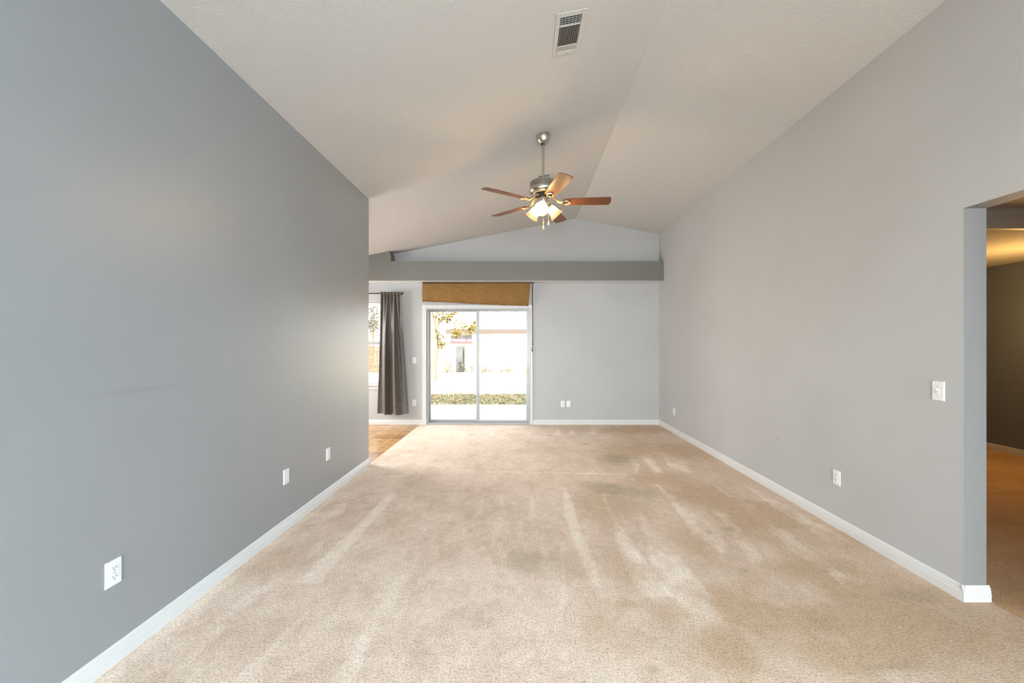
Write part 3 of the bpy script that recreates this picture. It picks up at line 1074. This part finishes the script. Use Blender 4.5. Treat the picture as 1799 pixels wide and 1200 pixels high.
def register(cx, cy, label, tilt):
    z = zc(cx)
    t = thing('ceiling_vent', (cx, cy, z), label, 'vent', 'ceiling air registers', (0, -math.atan(SL), 0))
    w, l = 0.102, 0.189
    # opening (local x across, y along, -z down into the room)
    ox0, ox1, oy0, oy1 = -0.072, 0.070, -0.152, 0.148
    bm = bmesh.new()
    box(bm, -w, ox0, -l, l, -0.008, -0.0005)
    box(bm, ox1, w, -l, l, -0.008, -0.0005)
    box(bm, ox0, ox1, -l, oy0, -0.008, -0.0005)
    box(bm, ox0, ox1, oy1, l, -0.008, -0.0005)
    box(bm, ox0, ox1, -0.088, -0.078, -0.011, -0.004)
    box(bm, ox0, ox1, 0.092, 0.101, -0.011, -0.004)
    new_obj('frame', bm, M['vent_white'], t, bevel=0.003)
    new_obj('duct', B((ox0, ox1, oy0, oy1, -0.0025, -0.0015)), M['duct_dark'], t)  # near-black sheet on the solid ceiling, painted as the shade behind the louvers
    for k in range(11):
        x = ox0 + 0.008 + (ox1 - ox0 - 0.016) * k / 10
        b2 = bmesh.new()
        box(b2, -0.0008, 0.0008, -0.078, 0.092, -0.006, 0.006, Matrix.Translation((x, 0, -0.0085)) @ Matrix.Rotation(0.5, 4, 'Y'))
        new_obj('louver', b2, M['vent_white'], t)
    b2 = bmesh.new()
    for k in range(4):
        y = oy0 + 0.012 + 0.015 * k
        box(b2, ox0, ox1, -0.0008, 0.0008, -0.004, 0.004, Matrix.Translation((0, y, -0.0068)) @ Matrix.Rotation(tilt, 4, 'X'))
    for k in range(6):
        x = ox0 + 0.012 + (ox1 - ox0 - 0.024) * k / 5
        box(b2, x - 0.001, x + 0.001, oy0, -0.088, -0.0045, -0.003)
    new_obj('grille', b2, M['vent_white'], t)
    b2 = bmesh.new()
    for k in range(5):
        y = 0.106 + 0.0095 * k
        box(b2, ox0, ox1, -0.005, 0.005, -0.0008, 0.0008, Matrix.Translation((0, y, -0.007)) @ Matrix.Rotation(0.35, 4, 'X'))
    new_obj('damper_slats', b2, M['vent_white'], t)
    new_obj('lever', B((0.0, 0.022, 0.153, 0.160, -0.014, -0.007), (0.008, 0.013, 0.157, 0.178, -0.020, -0.012)), M['vent_white'], t, bevel=0.001)
    return t


register(0.315, 2.716, 'white louvred ceiling vent nearest the camera, in front of the fan', -0.66)
register(0.27, 5.09, 'small ceiling vent half hidden behind the fan motor', -1.12)

# ------------------------------------------------------------------ ceiling fan
FX, FY, FZ = 0.207, 3.99, 2.8335
fan = thing('ceiling_fan', (FX, FY, FZ), 'five blade brown ceiling fan with three lit frosted shades', 'ceiling fan')
zt = zc(FX) - FZ
# canopy, square to the sloped ceiling
bm = bmesh.new()
mt = Matrix.Translation((0, 0, zt - 0.002)) @ Matrix.Rotation(-math.atan(SL), 4, 'Y')
lathe(bm, [(0.0, 0), (0.069, 0), (0.070, -0.012), (0.067, -0.035), (0.056, -0.062), (0.040, -0.080), (0.024, -0.088), (0.0, -0.088)], 36, mt)
can = new_obj('canopy', bm, M['nickel'], fan, smooth=True)
bm = bmesh.new()
lathe(bm, [(0, 0), (0.020, 0), (0.022, -0.012), (0, -0.012)], 20, Matrix.Translation((-0.004, 0, zt - 0.083)))
o = new_obj('hanger_ball', bm, M['black'], can, smooth=True)
o['label'] = 'black hanger ball'
bm = bmesh.new()
lathe(bm, [(0, zt - 0.085), (0.0135, zt - 0.085), (0.0135, 0.255), (0.020, 0.25), (0.022, 0.215), (0.028, 0.207), (0, 0.207)], 20)
new_obj('downrod', bm, M['nickel'], fan, smooth=True)
# motor housing
bm = bmesh.new()
lathe(bm, [(0, 0.208), (0.06, 0.208), (0.105, 0.204), (0.124, 0.200), (0.130, 0.194), (0.131, 0.192)], 48)
lathe(bm, [(0.131, 0.138), (0.138, 0.134), (0.140, 0.118), (0.134, 0.098), (0.118, 0.082), (0.100, 0.074), (0.0, 0.074)], 48)
mot = new_obj('motor_housing', bm, M['nickel'], fan, smooth=True)
bm = bmesh.new()
rg = lathe(bm, [(0.131, 0.192), (0.134, 0.190), (0.135, 0.165), (0.134, 0.140), (0.131, 0.138)], 48)
uv = bm.loops.layers.uv.new('UVMap')
for f in bm.faces:
    angs = [math.atan2(lp.vert.co.y, lp.vert.co.x) % (2 * PI) for lp in f.loops]
    wrap = max(angs) - min(angs) > PI
    for lp, a in zip(f.loops, angs):
        if wrap and a < PI:
            a += 2 * PI
        lp[uv].uv = (a / (2 * PI), (lp.vert.co.z - 0.138) / 0.054)
o = new_obj('lattice_band', bm, M['lattice'], mot, smooth=True)
o['label'] = 'lattice patterned metal band'
# flywheel below the motor that carries the blade arms
bm = bmesh.new()
lathe(bm, [(0, 0.074), (0.085, 0.073), (0.088, 0.062), (0.075, 0.056), (0.0, 0.056)], 36)
new_obj('flywheel', bm, M['black'], fan, smooth=True)
# switch housing
bm = bmesh.new()
lathe(bm, [(0, 0.056), (0.043, 0.056), (0.045, 0.050), (0.045, 0.008), (0.040, -0.004), (0.030, -0.018), (0.012, -0.024), (0.010, -0.034), (0, -0.036)], 32)
new_obj('switch_housing', bm, M['nickel'], fan, smooth=True)

# blades
PITCH = math.radians(12)


def make_blade():
    bm = bmesh.new()
    out = [(0.195, -0.046), (0.215, -0.055), (0.50, -0.066), (0.650, -0.068), (0.664, -0.054), (0.672, -0.010), (0.672, 0.012), (0.662, 0.058), (0.650, 0.068), (0.50, 0.066), (0.215, 0.055), (0.195, 0.046)]
    prism(bm, out, 'z', -0.003, 0.003)
    return new_obj('blade', bm, M['blade'], fan, bevel=0.0012)


def make_iron():
    bm = bmesh.new()
    # neck from the flywheel, dropping to the blade
    for s in (-1, 1):
        tube(bm, [(0.070, 0.012 * s, 0.062), (0.105, 0.012 * s, 0.052), (0.135, 0.011 * s, 0.018), (0.165, 0.010 * s, -0.006), (0.195, 0.012 * s, -0.010)], [0.008, 0.008, 0.0075, 0.007, 0.006], 8)
    # pointed ring under the blade root
    pts = []
    for k in range(25):
        a = 2 * PI * k / 24
        r = 0.030 * (1 + 0.18 * math.cos(a))
        pts.append((0.222 + 1.25 * r * math.cos(a), 0.95 * r * math.sin(a), -0.0085))
    tube(bm, pts, 0.0062, 8)
    return bm


blade0 = make_blade()
iron0 = new_obj('blade_arm', make_iron(), M['brass_arm'], None, smooth=True)
iron0.parent = blade0
iron0['label'] = 'cast metal arm with a ring end'
th0 = -122.4
for k in range(5):
    th = math.radians(th0 + 72 * k)
    if k == 0:
        b, i = blade0, iron0
    else:
        b = blade0.copy()
        COL.objects.link(b)
        b.parent = fan
        i = iron0.copy()
        COL.objects.link(i)
        i.parent = b
    # blade points along (sin th, cos th); its clockwise edge (seen from above) is raised
    az = PI / 2 - th
    b.rotation_euler = (Matrix.Rotation(az, 3, 'Z') @ Matrix.Rotation(-PITCH, 3, 'X')).to_euler()

# light kit
def shade_bm():
    bm = bmesh.new()
    prof = [(0.020, 0.0), (0.030, 0.004), (0.038, 0.018), (0.043, 0.040), (0.050, 0.070), (0.058, 0.095), (0.068, 0.116), (0.071, 0.121),
            (0.0685, 0.121), (0.056, 0.098), (0.047, 0.070), (0.040, 0.040), (0.035, 0.018), (0.018, 0.006)]
    lathe(bm, prof, 36)
    return bm


def shade_glow(me):
    at = me.attributes.new('glow', 'FLOAT', 'POINT')
    for i, v in enumerate(me.vertices):
        z = v.co.z
        g = 1.0 if z < 0.06 else max(0.0, 1 - (z - 0.06) / 0.058)
        at.data[i].value = g * (0.55 + 0.45 * min(1, z / 0.02))


lk = None
for k, azd in enumerate((190, 70, 310)):
    a = math.radians(azd)
    d = Vector((math.sin(a), math.cos(a), 0))
    tilt = math.radians(46)
    axis = (d * math.sin(tilt) - Vector((0, 0, math.cos(tilt)))).normalized()
    neck = d * 0.062 + Vector((0, 0, -0.032))
    bm = bmesh.new()
    tube(bm, [d * 0.030 + Vector((0, 0, -0.004)), d * 0.048 + Vector((0, 0, 0.004)), d * 0.060 + Vector((0, 0, -0.010)), neck], 0.0075, 10)
    rotm = axis.to_track_quat('Z', 'Y').to_matrix().to_4x4()
    lathe(bm, [(0, -0.022), (0.016, -0.020), (0.026, -0.006), (0.031, 0.006), (0.029, 0.010), (0, 0.010)], 24, Matrix.Translation(neck) @ rotm)
    arm = new_obj('lamp_arm', bm, M['brass_arm'], fan, smooth=True)
    if lk is None:
        lk = new_obj('lamp_shade', shade_bm(), M['shade_glass'], None, smooth=True)
        shade_glow(lk.data)
        s = lk
        bb = bmesh.new()
        lathe(bb, [(0, 0.0), (0.013, 0.002), (0.014, 0.03), (0.024, 0.05), (0.028, 0.068), (0.024, 0.085), (0.012, 0.096), (0, 0.098)], 20)
        bulb0 = new_obj('bulb', bb, M['shade_glass'], None, smooth=True)
        at = bulb0.data.attributes.new('glow', 'FLOAT', 'POINT')
        for v in at.data:
            v.value = 1.0
        bl = bulb0
    else:
        s = lk.copy()
        COL.objects.link(s)
        bl = bulb0.copy()
        COL.objects.link(bl)
    s.parent = fan
    bl.parent = s
    s.matrix_basis = Matrix.Translation(neck + axis * 0.004) @ rotm
    # the bulb's light leaving the open mouth of the shade
    pl = lamp('fan_bulb_light', 'POINT', neck + axis * 0.155, 7.0, (1.0, 0.64, 0.27), shadow_soft_size=0.03)
    pl.parent = fan
    s['label'] = 'lit frosted glass bell shade'
# pull chains
for (cx_, cy_, z1, nm) in ((0.000, -0.046, -0.268, 'a'), (0.050, -0.012, -0.208, 'b')):
    bm = bmesh.new()
    tube(bm, [(cx_ * 0.85, cy_ * 0.9, 0.0), (cx_, cy_, -0.03), (cx_, cy_, z1)], 0.0022, 8)
    ch = new_obj('pull_chain', bm, M['brass_arm'], fan, smooth=True)
    bm = bmesh.new()
    lathe(bm, [(0, 0.016), (0.003, 0.014), (0.006, 0.0), (0.0085, -0.012), (0.0085, -0.020), (0, -0.024)], 16, Matrix.Translation((cx_, cy_, z1)))
    new_obj('chain_fob', bm, M['brass_arm'], ch, smooth=True)

# ------------------------------------------------------------------ the garden behind the house
GZ = -0.10
struct(new_obj('patio_slab', B((-14, 14, YB + 0.152, 10.1, GZ - 0.2, GZ)), M['concrete']), 'pale concrete patio outside the door')
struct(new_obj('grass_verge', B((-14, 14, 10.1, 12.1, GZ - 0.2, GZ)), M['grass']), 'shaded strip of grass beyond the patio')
struct(new_obj('lawn', B((-30, 30, 12.1, 60, GZ - 0.2, GZ)), M['lawn']), 'sunlit dry lawn')


def at(px, py, Y):
    return ((px - CX) / F * Y, Y, HC + (CY - py) / F * Y)


def leaf_cloud(bm, centers, n, size, rnd):
    for _ in range(n):
        c, r = centers[rnd.randrange(len(centers))]
        d = Vector((rnd.gauss(0, 1), rnd.gauss(0, 1), rnd.gauss(0, 1))).normalized() * r * rnd.random() ** 0.45
        p = Vector(c) + d
        m = Matrix.Translation(p) @ Matrix.Rotation(rnd.random() * 6.28, 4, 'Z') @ Matrix.Rotation(rnd.random() * 6.28, 4, 'X')
        s = size * (0.6 + 0.8 * rnd.random())
        vs = [bm.verts.new(m @ Vector(q)) for q in ((-s, 0, 0), (0, -s * .5, s * .12), (s, 0, 0), (0, s * .5, s * .12))]
        bm.faces.new(vs)


rnd = random.Random(11)
# leaf litter on the verge
bm = bmesh.new()
for _ in range(2600):
    x, y = rnd.uniform(-5, 3.5), rnd.uniform(10.15, 12.3)
    s = rnd.uniform(0.03, 0.07)
    m = Matrix.Translation((x, y, GZ + 0.012)) @ Matrix.Rotation(rnd.random() * 6.28, 4, 'Z') @ Matrix.Rotation(rnd.uniform(-.5, .5), 4, 'X')
    vs = [bm.verts.new(m @ Vector(q)) for q in ((-s, 0, 0), (0, -s * .6, 0.01), (s, 0, 0), (0, s * .6, 0.01))]
    bm.faces.new(vs)
tag(new_obj('fallen_leaves', bm, M['leaf_litter']), 'brown fallen leaves scattered on the shaded grass strip', 'leaves', kind='stuff')
# grass blades on the verge
bm = bmesh.new()
for _ in range(5200):
    x, y = rnd.uniform(-5, 3.5), rnd.uniform(10.12, 12.1)
    h_, a = rnd.uniform(0.04, 0.10), rnd.random() * 6.28
    dx, dy = 0.012 * math.cos(a), 0.012 * math.sin(a)
    vs = [bm.verts.new((x - dx, y - dy, GZ)), bm.verts.new((x + dx, y + dy, GZ)), bm.verts.new((x + rnd.uniform(-.03, .03), y, GZ + h_))]
    bm.faces.new(vs)
tag(new_obj('grass', bm, M['grass']), 'short green grass growing in the shaded strip', 'grass', kind='stuff')


def tree(name, loc, limbs, clouds, n, size, leafmat, label):
    t = thing(name, loc, label, 'tree', 'garden trees')
    bm = bmesh.new()
    for pts, rads in limbs:
        tube(bm, pts, rads, 8)
    rel(new_obj('trunk', bm, M['bark'], smooth=True), t)
    bm = bmesh.new()
    leaf_cloud(bm, clouds, n, size, rnd)
    rel(new_obj('foliage', bm, leafmat), t)
    return t


Yt = 17.0
P = lambda x, y, dy=0.0: at(x, y, Yt + dy)
tree('tree', at(757, 668, Yt),
     [([P(757, 669), P(759, 640), P(764, 610), P(760, 575), P(752, 535), P(745, 500)], [0.26, 0.22, 0.19, 0.17, 0.14, 0.1]),
      ([P(760, 620), P(772, 627), P(782, 634)], [0.07, 0.05, 0.03]),
      ([P(761, 580), P(775, 560), P(800, 550), P(830, 556)], [0.09, 0.07, 0.05, 0.03]),
      ([P(762, 565), P(768, 548), P(790, 538), P(815, 530)], [0.08, 0.06, 0.04, 0.03])],
     [(P(775, 556), .30), (P(790, 558), .34), (P(812, 574), .38), (P(826, 580), .3), (P(800, 586), .24), (P(772, 592), .25), (P(776, 606), .2), (P(795, 545), .3), (P(764, 582), .12), (P(834, 572), .25)],
     1100, 0.065, M['leaf_yellow'], 'leaning pale tree with yellow leaves beyond the patio grass')
Yt = 38.0
tree('tree', at(868, 640, Yt),
     [([P(868, 642), P(869, 600), P(872, 560), P(878, 520), P(884, 480)], [0.22, 0.2, 0.16, 0.1, 0.05]),
      ([P(871, 570), P(888, 556), P(905, 548)], [0.1, 0.06, 0.04]), ([P(871, 566), P(860, 552), P(848, 545)], [0.1, 0.06, 0.04])],
     [(P(876, 568), .5), (P(890, 558), .4), (P(855, 560), .5), (P(870, 545), .5), (P(903, 550), .4)], 300, 0.08, M['leaf_green'],
     'thin bare tree rising behind the white house roof')
Yt = 25.0
tree('tree', at(650, 655, Yt),
     [([P(650, 657), P(652, 600), P(655, 560), P(652, 520)], [0.2, 0.17, 0.12, 0.06]), ([P(653, 590), P(664, 560), P(670, 540)], [0.09, 0.06, 0.03]),
      ([P(652, 580), P(640, 552), P(634, 535)], [0.09, 0.06, 0.03])],
     [(P(655, 560), .8), (P(662, 575), .7), (P(650, 545), .8), (P(640, 565), .7)], 620, 0.09, M['leaf_green'], 'grey green tree behind the wooden fence outside the nook window')

# neighbour's house
Yh = 27.0
hs = thing('house', at(900, 650, Yh), 'white neighbouring house with a low pale roof across the lawn', 'house')
x0, _, zf = at(783, 583, Yh)
x1 = 12.0
ze = at(900, 587, Yh)[2]
bm = B((x0 + 0.4, x1, Yh + 0.5, Yh + 7, GZ, ze))
rel(new_obj('wall', bm, M['siding']), hs)
zf2 = at(900, 578.5, Yh)[2]
rel(new_obj('fascia', B((x0, x1 + .4, Yh - 0.04, Yh, ze, zf2)), M['fascia']), hs)
bm = bmesh.new()
prism(bm, [(Yh, ze), (Yh + 7.4, ze), (Yh + 7.4, zf2), (Yh + 3.7, zf2 + 1.4), (Yh, zf2)], 'x', x0, x1 + 0.4)
rel(new_obj('roof', bm, M['shingle']), hs)
wx0, wx1 = at(792, 590, Yh + .5)[0], at(829, 590, Yh + .5)[0]
wz0, wz1 = at(792, 601, Yh + .5)[2], at(792, 589, Yh + .5)[2]
wdw = rel(new_obj('window', B((wx0, wx1, Yh + 0.44, Yh + 0.499, wz0, wz1)), M['pane_dark']), hs)
o = new_obj('sill', B((wx0 - .1, wx1 + .1, Yh + 0.38, Yh + 0.438, wz0 - 0.10, wz0 - 0.005)), M['red'])
o.parent = wdw
o['label'] = 'red window sill'

# rail fence with wires in front of the house
Yf = 22.5
fn = thing('rail_fence', at(850, 655, Yf), 'low two rail fence crossing in front of the white house', 'fence')
bm = bmesh.new()
for yy in (614, 634):
    a_, b_ = at(775, yy, Yf), at(1000, yy, Yf)
    box(bm, a_[0], b_[0], Yf - 0.02, Yf + 0.02, a_[2] - 0.022, a_[2] + 0.022)
rel(new_obj('rail', bm, M['grey_board']), fn)
for px in (776, 815, 862, 912, 962):
    x, y, z = at(px, 606, Yf)
    rel(new_obj('post', B((x - 0.06, x + 0.06, Yf - 0.05, Yf + 0.05, GZ, z)), M['fence_wood'] if px == 815 else M['siding']), fn)
xg0, xg1 = at(801, 0, Yf - .3)[0], at(813, 0, Yf - .3)[0]
tag(new_obj('grey_board', B((xg0, xg1, Yf - 0.34, Yf - 0.28, GZ, at(0, 608, Yf)[2])), M['grey_board']), 'grey board standing upright against the rail fence', 'board')
# privacy fence outside the nook window
Yp = 22.0
pf = thing('picket_fence', (-8.6, Yp, GZ), 'tan wooden privacy fence outside the nook window', 'fence')
bm = bmesh.new()
x = -15.0
while x < -6.3:
    zt_ = 1.38 + rnd.uniform(-.03, .03)
    box(bm, x, x + 0.135, Yp, Yp + 0.02, GZ, zt_)
    x += 0.15
rel(new_obj('pickets', bm, M['fence_wood']), pf)
rel(new_obj('rail', B((-15, -6.3, Yp + 0.02, Yp + 0.06, 0.2, 0.29)), M['fence_wood']), pf)
rel(new_obj('rail', B((-15, -6.3, Yp + 0.02, Yp + 0.06, 1.0, 1.09)), M['fence_wood']), pf)
# shrubs along the rail fence
for px, py, r, mt_, lb in ((786, 648, .42, 'dry_bush', 'dry tan shrub left of the grey board by the fence'),
                           (820, 645, .40, 'leaf_green', 'dull green shrub just right of the grey board'),
                           (852, 648, .32, 'dry_bush', 'dry tan shrub right of the door centre stile by the fence'),
                           (892, 649, .30, 'dry_bush', 'small dry tan shrub in the middle of the right door pane')):
    c = at(px, py, Yf - 0.8)
    bm = bmesh.new()
    leaf_cloud(bm, [((c[0], c[1], c[2]), r), ((c[0] + .3, c[1], c[2] - .1), r * .7), ((c[0] - .3, c[1], c[2] - .1), r * .7)], 110, 0.06, rnd)
    for kk in range(7 if px < 800 else 3):
        a_ = rnd.uniform(-1.1, 1.1)
        ln = rnd.uniform(0.6, 0.95) if px < 800 else 0.4
        tube(bm, [(c[0], c[1], GZ), (c[0] + 0.35 * ln * math.sin(a_), c[1] + rnd.uniform(-.2, .2), GZ + 0.6 * ln), (c[0] + ln * math.sin(a_), c[1] + rnd.uniform(-.3, .3), GZ + 1.1 * ln * abs(math.cos(a_)) + 0.25)], [0.022, 0.016, 0.008], 6)
    tag(new_obj('shrub', bm, M[mt_]), lb, 'shrub', 'shrubs along the garden fence')
